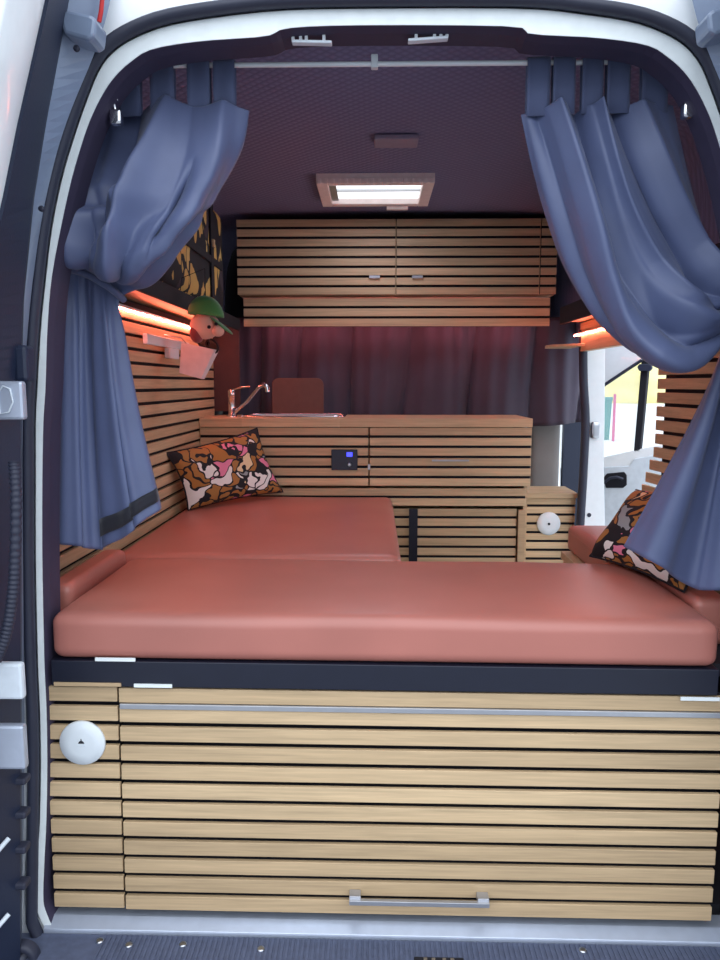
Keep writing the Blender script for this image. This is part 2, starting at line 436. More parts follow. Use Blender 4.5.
struct(mb.build('wall_right', [M['oak_side'], M['black']], bevel=0.0015), 'oak slatted right side wall ending at the side doorway', 'wall')
mb = MB().box((1.085, .10, -.45), (1.105, .985, 2.0)).box((-.985, .10, -.45), (-.965, 2.9, 2.0)).box((1.06, .95, -.45), (1.085, .985, 2.0))
struct(mb.build('wall_outer', M['paint'], bevel=.004), 'white painted outer side panels of the van', 'body')
# sill and step
mb = MB(); xa, xb = XY(48, YD, 915), 2 * CX - XY(48, YD, 915)
mb.prism([(xa, YD + .05, 0.005), (xa, YD + .05, -.05), (xa, -.006, -.05), (xa, -.008, -.014), (xa, -.007, -.010), (xa, .022, .0045), (xa, .028, .005)], (xb - xa, 0, 0))
struct(mb.build('trim_4', M['sill'], bevel=0.001), 'bare aluminium sill under the drawer', 'sill')
step = MB()
step.box((-1.0, -0.42, -0.16), (1.09, -0.0095, -0.020))
for i in range(120):
    x = -.62 + i * .0118
    step.box((x, -0.41, -0.020), (x + .006, -0.012, -0.0175))
step = struct(step.build('trim_5', M['step']), 'ribbed black plastic loading step below the sill', 'step')
for px, py in ((101, 940), (130, 944), (184, 943), (262, 947), (584, 946)):
    p = PZ(px, py, -0.017)
    MB().lathe(p, (0, 0, 1), [(0.009, -0.003), (0.009, 0.0005), (0.006, 0.0015)], 14).build('screw', M['steel'], step)
p = PZ(440, 957, -0.016)
lp = MB().box((p.x - .055, p.y - .03, -0.021), (p.x + .055, p.y + .006, -0.015)).build('latch_plate', M['black'], step)
for dx in (-.03, -.012, .012, .03):
    MB().box((p.x + dx - .004, p.y - .012, -0.016), (p.x + dx + .004, p.y + .002, -0.013)).build('catch', M['steel'], lp)
# ------------------------------------------------------------------ rear doors, folded back
def seal_left(y):          # outer edge of the seal in the picture, by height
    T = [(-60, 116), (20, 112), (50, 98), (70, 87), (100, 72), (150, 57), (200, 44), (260, 35), (330, 27), (420, 22), (660, 24), (760, 25), (900, 22), (1010, 22)]
    for (a, xa), (b, xb) in zip(T, T[1:]):
        if a <= y <= b: return xa + (xb - xa) * (y - a) / (b - a)
    return T[-1][1]
def lin(T, y):
    for (a, xa), (b, xb) in zip(T, T[1:]):
        if a <= y <= b: return xa + (xb - xa) * (y - a) / (b - a)
    return T[-1][1]
T1 = [(-60, 80), (50, 60), (125, 46), (200, 34), (300, 24), (380, 21.8), (1010, 21.6)]
T2 = [(-60, 58), (50, 34), (125, 17), (200, 2), (300, -22), (400, -40), (1010, -50)]
T3 = [(-60, 20), (60, -5), (200, -60), (400, -110), (1010, -120)]
ys = [-60 + i * 10.7 for i in range(101)]
L0 = [PY(min(seal_left(y), seal_left(y)), y, -0.03) for y in ys]
def smooth(P, k=9):
    return [sum((P[min(max(i + d, 0), len(P) - 1)] for d in range(-k, k + 1)), Vector()) / (2 * k + 1) for i in range(len(P))]
L0 = smooth(L0, 5)
L1 = [PY(lin(T1, y), y, -0.075) for y in ys]
L1b = [PY(lin(T1, y) - 1.5, y, -0.10) for y in ys]
L2 = [PY(lin(T2, y) + 4, y, -0.27) for y in ys]
L2b = [PY(lin(T2, y), y, -0.27) for y in ys]
L3 = [PY(lin(T3, y), y, -0.45) for y in ys]
def rear_door(name, mir, label):
    g = (lambda P: [mirror(p) for p in P]) if mir else (lambda P: P)
    sh = lambda P, dx, dy: [Vector((p.x + dx, p.y + dy, p.z)) for p in P]
    mb = MB(); mb.grid([g(L0), g(L1), g(sh(L1, -.03, .02)), g(sh(L0, -.03, .015))], smooth=False)
    d = struct(mb.build(name, M['door_in']), label, 'door')
    mb = MB(); mb.grid([g(L1), g(L1b), g(L2), g(sh(L2, -.02, 0)), g(sh(L1b, -.02, 0)), g(sh(L1, -.02, 0))], smooth=False)
    mb.build('door_trim', M['blacktrim'], d)
    mb = MB(); mb.grid([g(L2b), g(L3), g(sh(L3, -.02, 0)), g(sh(L2b, -.02, 0))], smooth=True)
    mb.build('door_skin', M['paint'], d)
    f = mirror if mir else (lambda p: p)
    def bx(px0, py0, px1, py1, Yf, dep, r, nm, mt):
        a = f(PY(px0, py1, Yf)); b = f(PY(px1, py0, Yf))
        lo = Vector((min(a.x, b.x), Yf, min(a.z, b.z))); hi = Vector((max(a.x, b.x), Yf + dep, max(a.z, b.z)))
        return MB().box(lo, hi).build(nm, M[mt], d, bevel=r)
    hp_ = [f(PY(x, y, -.10)) for x, y in ((59, 16), (66, 9), (90, 14), (96, 18), (94, 36), (88, 40), (63, 33))]
    MB().prism(hp_, (0, .065, 0)).build('hinge_block', M['door_in'], d, bevel=.008)
    for px, py in ((77, 49), (42, 209)):
        MB().lathe(f(PY(px, py, -0.079)), (0, -1, 0), [(0.006, 0), (0.006, .004), (.003, .006)], 12).build('bolt', M['rubber'], d)
    return d, bx
d1, bx = rear_door('door_1', False, 'open left rear door seen edge on, dark trim and conduit')
bx(-14, 381, 22, 420, -0.18, .02, .006, 'bracket_plate', 'sill')
hx = [(-2, 393), (3, 386), (10, 389), (13, 402), (9, 412), (0, 414)]
MB().tube([PY(a, b, -0.182) for a, b in hx], 0.002, 6, closed=True).build('embossed_rim', M['card'], d1)
bx(-14, 664, 21, 700, -0.18, .02, .006, 'bracket_plate', 'card')
bx(-14, 726, 23, 770, -0.18, .02, .006, 'bracket_plate', 'sill')
bx(14, 345, 26, 382, -0.12, .04, .008, 'grommet', 'blacktrim')
pts = [PY(14, 462, -0.19), PY(16, 500, -0.20), PY(15, 560, -0.20), PY(12, 600, -0.20), PY(6, 635, -0.20), PY(-4, 660, -0.20)]
pp = [cr(pts, i / 160) for i in range(161)]
MB().tube(pp, [0.0115 if i % 4 < 2 else 0.0095 for i in range(161)], 10).build('conduit', M['rubber'], d1)
for y in (783, 817, 852, 888): bx(13, y - 4, 25, y + 3, -0.115, .03, .005, 'bump_stop', 'rubber')
for y in (842, 918): 
    MB().tube([PY(-3, y + 10, -0.17), PY(9, y - 4, -0.15)], 0.005, 8).build('clip', M['card'], d1)
MB().lathe(PY(25, 953, -0.07), (0, -1, 0), [(0.036, 0), (0.036, .02), (0.026, .03), (0.026, .012), (0.013, .012), (0.013, .03), (.006, .032)], 24).build('rubber_buffer', M['rubber'], d1)
rear_door('door_2', True, 'open right rear door, only its grey hinge edge in view')
mb = MB().tube([PY(103, -12, -0.06), PY(102, 2, -0.06), PY(101, 12, -0.062), PY(99, 22, -0.06)], 0.0045, 8)
tag(mb.build('red_cord', M['red']), 'short red cord hanging by the upper left door hinge', 'cord')

# ------------------------------------------------------------------ rear drawer and locker
zt = ZY(687, YD, 122)
PD_ = (zt - ZY(912.5, YD, 124)) / 12
def plank_front(mb, x0, x1, y, rows=12): return slats_x(mb, x0, x1, y, zt, rows, pitch=PD_, th=0.024, face=.011)
XL0, XL1 = XY(49.5, YD, 800), XY(121.5, YD, 800)
XD1 = XY(719, YD, 800)
dr = thing('storage_drawer', ((XL1 + XD1) / 2, YD + .25, 0.008), 'wide oak slatted drawer across the rear below the bed', 'drawer')
plank_front(MB(), XL1 + .003, XD1, YD - .004).build('drawer_front', WOOD, dr, bevel=.0015)
MB().box((XL1 + .004, YD + .028, .01), (XD1 - .004, YD + .52, .02)).box((XL1 + .004, YD + .028, .02), (XL1 + .018, YD + .52, .54)).box((XD1 - .018, YD + .028, .02), (XD1 - .004, YD + .52, .54)).box((XL1 + .02, YD + .5, .02), (XD1 - .02, YD + .52, .54)).build('drawer_box', M['black'], dr)
zr = zt - PD_
MB().box((XL1 + .006, YD - .010, zr - .001), (XD1, YD - .002, zr + .011)).build('edge_rail', M['alu'], dr, bevel=.001)
hz = ZY(900, YD - .03, 420); ha, hb = XY(350, YD - .03, 900), XY(490, YD - .03, 900)
h = MB().box((ha, YD - .038, hz - .005), (hb, YD - .028, hz + .006))
h.box((ha, YD - .03, hz - .004), (ha + .026, YD - .005, hz + .012)).box((hb - .026, YD - .03, hz - .004), (hb, YD - .005, hz + .012))
h.build('handle', M['alu'], dr, bevel=.001)
lk = thing('locker', ((XL0 + XL1) / 2, YD + .25, .008), 'narrow oak slatted locker left of the wide drawer, with white round vent', 'cabinet')
plank_front(MB(), XL0, XL1 - .002, YD).build('slatted_front', WOOD, lk, bevel=.0015)
MB().box((XL0 + .002, YD + .032, .01), (XL1 - .004, YD + .52, .55)).build('carcass', M['black'], lk)
def vent(px, py, Yp, r, parent):
    c = PY(px, py, Yp)
    v = MB().lathe(c, (0, -1, 0), [(r * .9, -.002), (r, 0), (r, .004), (r * .96, .008), (r * .5, .010), (0.002, .0105)], 40).build('vent_cover', M['white'], parent)
    return c, v
c, v = vent(82.5, 742, YD, .0525, lk)
em = MB(); yy = c.y - .0112
def emb(poly): em.prism([(c.x + a, yy, c.z + b) for a, b in poly], (0, .0012, 0))
emb([(-.0072, .0015), (.0072, .0015), (.005, .006), (.001, .0085), (-.001, .0085), (-.005, .006)])
emb([(-.0012, .0085), (.0012, .0085), (.0006, .013), (-.0006, .013)])
em.build('emblem', M['black'], v)
tx = MB()
for i in range(6): tx.box((c.x - .0095 + i * .0033, yy, c.z - .005), (c.x - .0078 + i * .0033, yy + .001, c.z - .0032))
tx.build('emblem_caption', M['card'], v)

# ------------------------------------------------------------------ bed
XB0, XB1 = PY(48, 640, YD - .012).x, PY(720, 650, YD - .012).x
ZB = ZY(660.5, YD - .01, 60); ZB0 = ZY(686, YD - .01, 60)
bf = thing('bed_frame', ((XB0 + XB1) / 2, .3, .565), 'black steel bed frame above the wide drawer', 'bed frame')
MB().box((XB0, YD - .010, ZB0), (XB1 + .0, YD + .03, ZB)).build('front_rail', M['blackmetal'], bf, bevel=.002)
MB().box((XB0, YD + .031, ZB - .03), (XB1 + .11, .565, ZB - .001)).build('bed_board', M['black'], bf)
for a, b, y in ((94, 134, 659), (133, 171, 685), (53, 120, 684), (680, 719, 694)):
    p0 = PY(a, y, YD - .013); p1 = PY(b, y, YD - .013)
    MB().box((p0.x, YD - .014, p0.z - .004), (p1.x, YD + .0 - .011, p0.z + .004)).build('hinge_plate', M['flange'] if y != 684 else M['oak_edge'], bf)
def cushion(name, lo, hi, label, r=.03, puff=.008, wob=.0015, seam=True):
    lo = Vector(lo); hi = Vector(hi)
    o = thing(name, ((lo.x + hi.x) / 2, (lo.y + hi.y) / 2, lo.z), label, 'cushion')
    MB().rbox(lo, hi, r, seg=30, puff=puff, wob=wob).build('cushion_body', M['leather'], o)
    if seam:
        q = .0; pts = []
        zz = hi.z - r * .95
        a, b, c_, d = lo.x, hi.x, lo.y, hi.y
        rr = r * 1.0
        for cx_, cy_, a0 in ((b - rr, c_ + rr, -90), (b - rr, d - rr, 0), (a + rr, d - rr, 90), (a + rr, c_ + rr, 180)):
            for i in range(7):
                t = math.radians(a0 + 15 * i); pts.append((cx_ + math.cos(t) * rr * .99, cy_ + math.sin(t) * rr * .99, zz))
        MB().tube(pts, .0012, 6, closed=True).build('seam', M['leather'], o)
    return o
cushion('mattress', (XB0, YD - .012, ZB + .001), (XB1, .575, .742), 'wide terracotta leather mattress lying across the rear bed', .027, .010, .0015, False)
cushion('seat_cushion', (lx(1.0) + .022, .585, .625), (.083, 1.805, .742), 'terracotta leather cushion reaching back to the kitchen, left side', .03)
fc = cushion('filler_cushion', (-.800, .15, .63), (XB0 - .004, .572, .768), 'narrow terracotta filler cushion between left wall and mattress', .02, .002, .0005, False)
p = PY(61, 597, .145)
MB().lathe((-.776, .151, .70), (0, -1, 0), [(.012, -.002), (.012, .002), (.009, .004), (.006, .001), (.004, .001)], 16).build('button', M['leather'], fc)
mb = MB().box((lx(1.0) + .03, .60, -.004), (.06, 1.80, .623)); tag(mb.build('bench_box', M['oak_edge'], bevel=.002), 'oak bench box under the long left cushion', 'bench')
cushion('bench_cushion', (.70, .60, .65), (.935, 1.10, .745), 'short terracotta cushion on right bench by the side doorway', .022)
mb = MB().box((.69, .60, -.004), (.925, 1.10, .635)).box((.68, .60, .62), (.935, 1.10, .648))
tag(mb.build('bench_box', M['oak_edge'], bevel=.002), 'oak bench box under the short right cushion', 'bench')
cushion('side_cushion', (XB1 + .004, .16, .636), (.86, .572, .75), 'narrow terracotta filler cushion at right end of mattress', .02, .002, .0005, False)

# pillows
def pillow(name, q, th, label, z_lift=0):
    bl, br, tr, tl = [Vector(p) for p in q]
    nrm = (br - bl).cross(tl - bl).normalized()
    if nrm.y > 0: nrm = -nrm
    N = 36
    def surf(sg):
        rows = []
        for j in range(N + 1):
            r = []
            for i in range(N + 1):
                u, v = i / N, j / N; a, b = 2 * u - 1, 2 * v - 1
                pin = .045                                   # sides bow inward between the corners
                uu = .5 + (u - .5) * (1 - pin * 2 * (1 - b * b)); vv = .5 + (v - .5) * (1 - pin * 2 * (1 - a * a))
                p = bl * (1 - uu) * (1 - vv) + br * uu * (1 - vv) + tr * uu * vv + tl * (1 - uu) * vv
                t = (max(0, 1 - a ** 4) * max(0, 1 - b ** 4)) ** .55
                wr = 1 + .06 * math.sin(9 * u + 4 * v) * math.cos(7 * v)
                r.append(p + nrm * sg * t * th * wr)
            rows.append(r)
        return rows
    o = thing(name, (bl + br + tr + tl) / 4 - Vector((0, 0, .12)), label, 'pillow', None)
    mb = MB(); mb.grid(surf(1)); mb.grid(surf(-1)); ob = mb.build('pillow_body', M['pillow'], o, sub=0)
    ed = []
    s0 = surf(0)
    ed = s0[0] + [r[-1] for r in s0[1:]] + s0[-1][-2::-1] + [r[0] for r in s0[-2:0:-1]]
    MB().tube(ed, .0035, 6, closed=True).build('piping', M['black'], o)
    return o
pillow('throw_pillow', [PY(188, 510, 1.38), PY(283, 492, 1.74), PY(257, 428, 1.775), PY(166, 453, 1.30)], .05, 'swirl-patterned pillow leaning in the corner below the sink')
pillow('throw_pillow', [PY(590, 556, .62), PY(684, 592, .225), PY(742, 508, .40), PY(636, 490, .72)], .065, 'swirl-patterned pillow half hidden behind the right curtain')

# ------------------------------------------------------------------ kitchen
YK = 1.83
KX0, KX1 = max(XY(197, YK, 460), lx(YK) + .003), XY(531, YK, 460)
ZW1, ZW0 = ZY(418.5, YK), ZY(427, YK)
kt = thing('kitchen_cabinet', ((KX0 + KX1) / 2, YK + .2, 0.0), 'oak slatted kitchen cabinet below the sink worktop', 'cabinet')
zk = ZW0 - .003
MB().box((KX0 + .006, YK + .036, .0), (KX0 + .024, 2.22, zk - .004)).box((KX1 - .024, YK + .03, .0), (KX1 - .006, 2.22, zk - .004)).box((KX0 + .024, 2.20, .0), (KX1 - .024, 2.22, zk - .004)).build('carcass', M['oak_edge'], kt)
XS = XY(369, YK, 460)
slats_x(MB(), KX0, XS - .003, YK, zk, 6).build('flap_door', WOOD, kt, bevel=.0015)
df = slats_x(MB(), XS + .003, KX1, YK, zk, 6).build('drawer_front', WOOD, kt, bevel=.0015)
slats_x(MB(), KX0, XY(526, YK, 500), YK + .003, zk - 6 * PITCHZ, 2).build('lower_panel', WOOD, kt, bevel=.0015)
a, b = PY(432, 460.5, YK - .012), PY(469, 460.5, YK - .012)
MB().box((a.x, YK - .014, a.z - .004), (b.x, YK - .004, a.z + .004)).build('handle', M['alu'], df, bevel=.001)
kn = PY(369, 467, YK - .01)
MB().box((kn.x - .006, YK - .016, kn.z - .012), (kn.x + .006, YK - .002, kn.z + .012)).build('catch', M['alu'], kt, bevel=.001)
zl = zk - 8 * PITCHZ - .004
slats_x(MB(), KX0, XY(516, YK + .03, 530), YK + .02, zl, 14).build('recessed_panel', WOOD, kt, bevel=.0015)
a, b = XY(518, YK + .01, 530), XY(525, YK + .01, 530)
MB().box((a, YK + .008, .0), (b, YK + .028, zl - .004)).build('corner_post', M['oak_edge'], kt, bevel=.001)
a, b = XY(409, YK + .012, 530), XY(417.5, YK + .012, 530)
MB().box((a, YK + .008, .2), (b, YK + .018, zl)).build('strap', M['blackmetal'], kt)
a, b = PY(331.5, 470, YK - .004), PY(357.5, 449.5, YK - .004)
cp = MB().box((a.x, YK - .010, a.z), (b.x, YK + .004, b.z)).build('control_panel', M['screen'], kt, bevel=.002)
p = PY(349.5, 454.5, YK - .012)
MB().box((p.x - .013, YK - .0125, p.z - .010), (p.x + .013, YK - .009, p.z + .010)).build('display', M['blue'], cp, bevel=.001)
p = PY(349.5, 464.5, YK - .012)
MB().lathe((p.x, YK - .010, p.z), (0, -1, 0), [(.009, 0), (.009, .006), (.006, .010)], 16).build('knob', M['steel'], cp)
# worktop with an opening for the sink
SX0, SX1, SY0, SY1 = -.60, -.155, YK + .09, YK + .33
mb = MB()
wx0, wx1, wy0, wy1 = lx(1.9) + .003, XY(532.5, YK, 422), YK - .006, 2.25
mb.box((wx0, wy0, ZW0), (SX0, wy1, ZW1)).box((SX1, wy0, ZW0), (wx1, wy1, ZW1)).box((SX0, wy0, ZW0), (SX1, SY0, ZW1)).box((SX0, SY1, ZW0), (SX1, wy1, ZW1))
tag(mb.build('worktop', M['oak']), 'oak worktop holding the sink and faucet', 'worktop')
sk = thing('sink', ((SX0 + SX1) / 2, (SY0 + SY1) / 2, ZW1 - .14), 'stainless steel sink let into the oak worktop', 'sink')
rim = []
for cx_, cy_, a0 in ((SX1 - .03, SY0 + .03, -90), (SX1 - .03, SY1 - .03, 0), (SX0 + .03, SY1 - .03, 90), (SX0 + .03, SY0 + .03, 180)):
    for i in range(7):
        t = math.radians(a0 + 15 * i); rim.append(Vector((cx_ + math.cos(t) * .045, cy_ + math.sin(t) * .045, ZW1 + .004)))
MB().tube(rim, .007, 8, closed=True).build('rim', M['chrome'], sk)
def shrink(k, z): 
    c_ = Vector(((SX0 + SX1) / 2, (SY0 + SY1) / 2, 0)); return [Vector((c_.x + (p.x - c_.x) * k, c_.y + (p.y - c_.y) * k, z)) for p in rim]
mb = MB(); mb.grid([shrink(.93, ZW1 + .004), shrink(.9, ZW1 - .03), shrink(.84, ZW1 - .12), shrink(.5, ZW1 - .135), shrink(.05, ZW1 - .138)], closed_u=True)
mb.build('bowl', M['steel'], sk)
fa = PZ(232, 416.5, ZW1)
fa = Vector((fa.x, 2.0, ZW1))
fa.x = XY(232, 2.0, 410)
ft = thing('faucet', fa, 'chrome faucet standing at left end of the sink', 'faucet')
top = ZY(391, 2.0, 232)
MB().lathe(fa, (0, 0, 1), [(.024, .0), (.024, .006), (.017, .012), (.016, top - fa.z - .03), (.018, top - fa.z - .028), (.018, top - fa.z), (.012, top - fa.z + .006)], 20).build('column', M['chrome'], ft)
MB().tube([fa + Vector((.012, -.0, .02)), PY(247, 402, 1.99), PY(260, 386, 1.97)], .0085, 12).build('spout', M['chrome'], ft)
MB().tube([PY(259, 387, 1.97), PY(263.5, 384.5, 1.97), PY(267, 387, 1.97), PY(267.5, 392, 1.97)], [.009, .012, .013, .012], 12).build('spray_head', M['chrome'], ft)
MB().tube([Vector((fa.x, fa.y, top + .004)), PY(241, 387.5, 1.98), PY(250, 386.5, 1.97)], .004, 8).build('lever', M['chrome'], ft)
a, b = PY(272.5, 418, 2.235), PY(323.5, 378, 2.235)
mb = MB().rbox((a.x, 2.23, ZW1 + .001), (b.x, 2.256, b.z), .012, seg=10)
def rrect(x0, x1, z0, z1, r, y, n=6):
    P = []
    for cx_, cz_, a0 in ((x1 - r, z0 + .01, -90), (x1 - r, z1 - r, 0), (x0 + r, z1 - r, 90), (x0 + r, z0 + .01, 180)):
        rr = r if cz_ > z0 + .02 else .01
        cx2 = cx_ + (r - rr) * (1 if cx_ > (x0 + x1) / 2 else -1)
        for i in range(n + 1):
            t = math.radians(a0 + 90 * i / n); P.append((cx2 + math.cos(t) * rr, y, cz_ + math.sin(t) * rr))
    return P
mb = MB().prism(rrect(a.x, b.x, ZW1 + .001, b.z, .035, 2.225), (0, .022, 0))
tag(mb.build('board', M['board'], bevel=.003), 'brown rounded board standing on worktop behind the sink', 'board')

# small cabinet right of the kitchen
YS = 2.02
a, b = PY(527, 492, YS), PY(576, 492, YS)
zs = ZY(498, YS, 550)
sc_ = thing('side_cabinet', ((a.x + b.x) / 2, YS + .12, 0), 'small oak cabinet with round vent right of the kitchen', 'cabinet')
x0, x1 = KX1 + .012, b.x
slats_x(MB(), x0, x1, YS, zs, 12, pitch=.0435).build('slatted_front', WOOD, sc_, bevel=.0015)
MB().box((x0 + .003, YS + .024, 0), (x1 - .003, YS + .24, zs - .003)).build('carcass', M['oak_edge'], sc_)
MB().box((x0, YS - .012, zs + .001), (x1 + .008, YS + .25, zs + .024)).build('cabinet_top', M['oak'], sc_, bevel=.001)
c, v = vent(548.5, 523.5, YS, .0565, sc_)
MB().lathe((c.x, c.y - .0105, c.z), (0, -1, 0), [(.006, 0), (.006, .003), (.003, .004)], 12).build('pin', M['black'], v)

# ------------------------------------------------------------------ upper cabinet
YU = 2.16
ux0, ux1 = XY(237, YU, 260), XY(557, YU, 260)
uz = ZY(219, YU)
up = thing('upper_cabinet', ((ux0 + ux1) / 2, YU + .2, uz - .55), 'long oak slatted overhead cabinet above the cab curtain', 'cabinet')
pu = (uz - ZY(297, YU)) / 8
MB().box((ux0 + .004, YU + .022, uz - 8 * pu + .01), (ux1 - .004, YU + .44, uz - .004)).build('carcass', M['oak_edge'], up)
xm, xr = XY(396, YU, 260), XY(540.5, YU, 260)
for xa_, xb_, kx in ((ux0, xm - .0025, 374.5), (xm + .0025, xr - .002, 417.5)):
    dd = slats_x(MB(), xa_, xb_, YU, uz, 8, pitch=pu).build('door', WOOD, up, bevel=.0015)
    p = PY(kx, 277, YU - .012)
    MB().box((p.x - .026, YU - .016, p.z - .006), (p.x + .026, YU - .002, p.z + .007)).build('pull', M['alu'], dd, bevel=.001)
slats_x(MB(), xr + .002, ux1, YU, uz, 8, pitch=pu).build('filler_panel', WOOD, up, bevel=.0015)
lx0, lx1 = XY(243.5, YU + .02, 310), XY(550, YU + .02, 310)
slats_x(MB(), lx0, lx1, YU + .022, uz - 8 * pu - .003, 3, pitch=pu * 1.07).build('lower_box_front', WOOD, up, bevel=.0015)
MB().box((lx0 + .004, YU + .046, uz - 11 * pu + .01), (lx1 - .004, YU + .10, uz - 8 * pu - .004)).build('lower_box', M['oak_edge'], up)
zb = uz - 11.15 * pu
MB().box((lx0 + .05, YU + .105, zb + .016), (lx1 - .05, YU + .113, zb + .024)).build('light_strip', M['led_dim'], up)

# ------------------------------------------------------------------ cab curtain
YC = 2.38
ctop, cbot = ZY(318, YC), ZY(424, YC)
cx0, cx1 = XY(222, YC, 380), XY(586, YC, 380)
rows = []
for j in range(25):
    v = j / 24; r = []
    for i in range(241):
        u = i / 240
        x = cx0 + (cx1 - cx0) * u
        f = .075 * (abs(math.sin(math.pi * (7.3 * u + .35 * math.sin(5 * u) + .16 * v))) ** .55 - .6) * (-1) + .010 * (1 - .6 * v) * math.sin(2 * math.pi * (21 * u + .2 * v))
        f *= .6 + .6 * v
        bx_ = .045 * (v * (1 - v)) * math.sin(u * 11 + 2)
        dip = -.10 * math.exp(-((u - .97) / .02) ** 2) * 0
        r.append(Vector((x + bx_ + .02 * v * math.sin(u * 23), YC + f - .02 * v, ctop + (cbot - ctop) * v * (1 + .02 * math.sin(u * 17)) + dip)))
    rows.append(r)
cc = thing('cab_curtain', ((cx0 + cx1) / 2, YC, cbot), 'dark gathered curtain closing off the cab behind the worktop', 'curtain')
MB().grid(rows).build('curtain_cloth', M['darkcloth'], cc, solid=.003)
MB().tube([(cx0 - .01, YC, ctop - .002), (cx1 + .01, YC, ctop - .002)], .006, 8).build('curtain_rail', M['black'], cc)
# brown lining left of the cab opening
mb = MB().box((lx(2.2) - .01, 2.18, ZW1 + .02), (XY(240, 2.2, 360), 2.20, 1.53)); struct(mb.build('trim_6', M['brownpanel']), 'brown lining beside the cab opening, left', 'trim')
# passenger seat edge seen under the cab curtain
st = thing('passenger_seat', (.88, 2.6, .0), 'grey backrest edge of the passenger seat behind the kitchen', 'seat')
a, b = XY(528, 2.5, 450), XY(559, 2.5, 450)
MB().rbox((a, 2.46, .62), (b, 2.58, 1.16), .03, seg=8).build('backrest', M['greyseat'], st)
MB().rbox((a - .1, 2.60, .40), (b, 2.93, .56), .03, seg=8).build('seat_base', M['greyseat'], st)
MB().box((a + .02, 2.49, .0), (b - .02, 2.9, .40)).build('pedestal', M['black'], st)
mb = MB().box((XY(563, 2.62, 460), 2.62, .0), (XY(584, 2.62, 460), 2.66, 1.25)); struct(mb.build('trim_7', M['blacktrim']), 'dark trim panel beside the passenger seat', 'trim')

# ------------------------------------------------------------------ side doorway: post, seal, cab door
YP = 1.98
pp_ = [(586, 330), (605, 330), (605, 400), (604, 470), (605, 530), (605, 620), (580, 620), (580, 530), (584, 480), (588, 420), (587, 380)]
poly = [PY(x, y, YP) for x, y in pp_]
po = struct(MB().prism(poly, (0.0, .06, 0)).build('trim_8', M['paint'], bevel=.003), 'white door post at the front of the side doorway', 'post')
sl = [cr([PY(x, y, YP - .006) for x, y in ((583, 330), (583.5, 380), (585.5, 420), (583.5, 470), (580.5, 520), (578.5, 560), (577, 620))], i / 40) for i in range(41)]
MB().tube(sl, .020, 10).build('seal', M['rubber'], po)
p = PY(594.5, 430, YP)
MB().rbox((p.x - .02, YP - .02, p.z - .04), (p.x + .02, YP + .002, p.z + .04), .01, seg=5).build('striker', M['steel'], po)
p = PY(589, 515, YP); MB().lathe((p.x, YP, p.z), (0, -1, 0), [(.01, -.002), (.01, .003)], 14).build('plug', M['rubber'], po)
A = Vector((1.02, 2.86, 0)); dvec = Vector((.80, -.50, 0)).normalized(); nrm = Vector((dvec.y, -dvec.x, 0))
if nrm.y > 0: nrm = -nrm
def PD(px, py, o=0.0):
    d = ray(px, py); k = ((A + nrm * o) - CAM).dot(nrm) / d.dot(nrm); return CAM + d * k
def dpoly(P, o, th):
    return MB().prism([PD(x, y, o) for x, y in P], -nrm * th)
cardP = [(560, 468), (604, 457), (635, 450), (655, 446), (690, 440), (690, 640), (560, 640)]
d3 = struct(dpoly(cardP, 0, .05).build('door_3', M['paint'], bevel=.004), 'open passenger door seen through the side doorway', 'door')
dpoly([(566, 476), (604, 467), (629, 466), (634, 459), (650, 456), (676, 452), (676, 620), (566, 620)], .012, .011).build('door_card', M['card'], d3, bevel=.004)
hd = dpoly([(603, 478), (607, 473.5), (624, 472), (626.5, 475), (626.5, 485), (623, 488), (606, 488)], .018, .008).build('handle_recess', M['black'], d3, bevel=.002)
MB().tube([PD(604, 483, .03), PD(610, 478, .04), (PD(617, 477, .045)), PD(623, 479, .03)], .008, 8).build('door_handle', M['rubber'], hd)
dpoly([(560, 330), (664, 330), (664, 345), (642, 360), (600, 387), (560, 412)], 0, .05).build('window_frame', M['paint'], d3)
MB().tube([PD(x, y, .004) for x, y in ((572, 405), (600, 388), (620, 374.5), (642, 360))], .009, 8).build('window_seal', M['rubber'], d3)
dpoly([(641.5, 358), (649, 358), (640, 452), (633.5, 452)], 0, .05).build('window_post', M['black'], d3, bevel=.004)
dpoly([(637, 367), (639, 364), (651, 364), (652, 368), (650, 371), (639, 371)], .03, .028).build('mirror_cap', M['blacktrim'], d3, bevel=.004)
MB().prism([PD(x, y, -.02) for x, y in ((560, 412), (600, 387), (641, 361), (633, 451), (604, 457), (560, 468))], -nrm * .004).build('window_glass', M['glass'], d3)

# ------------------------------------------------------------------ outside
bank = MB(); rows = []
for j in range(16):
    r = []
    for i in range(61):
        x = 6.0 + i * .9; v = j / 15
        r.append(Vector((x, 72 + 14 * v + .5 * math.sin(i * 1.7 + j), -.62 + 9.5 * v ** .8 + .3 * math.sin(i * .9 + j * 2.1) * v + random.uniform(-.2, .2) * v)))
    rows.append(r)
bank.grid(rows)
o = tag(bank.build('grass_bank', M['grass'], solid=.1), 'dry grassy bank seen through the passenger door window', 'grass'); o['kind'] = 'stuff'
YB = 24.0
def gz(py): return ZY(py, YB, 608)
a, b = PY(602, 400, YB), PY(612, 400, YB)
bn = thing('bin', ((a.x + b.x) / 2, YB + .3, -.62), 'teal bin outside, seen through the passenger door window', 'bin')
w_ = b.x - a.x
MB().hexa([(a.x + .05, YB, -.62), (b.x - .05, YB, -.62), (b.x - .05, YB + w_, -.62), (a.x + .05, YB + w_, -.62), (a.x, YB - .02, gz(401)), (b.x, YB - .02, gz(401)), (b.x, YB + w_ + .02, gz(401)), (a.x, YB + w_ + .02, gz(401))]).build('bin_body', M['teal'], bn)
MB().box((a.x - .02, YB - .04, gz(401)), (b.x + .02, YB + w_ + .04, gz(397))).build('lid', M['teal'], bn, bevel=.02)
a = PY(615, 394, YB - .6)
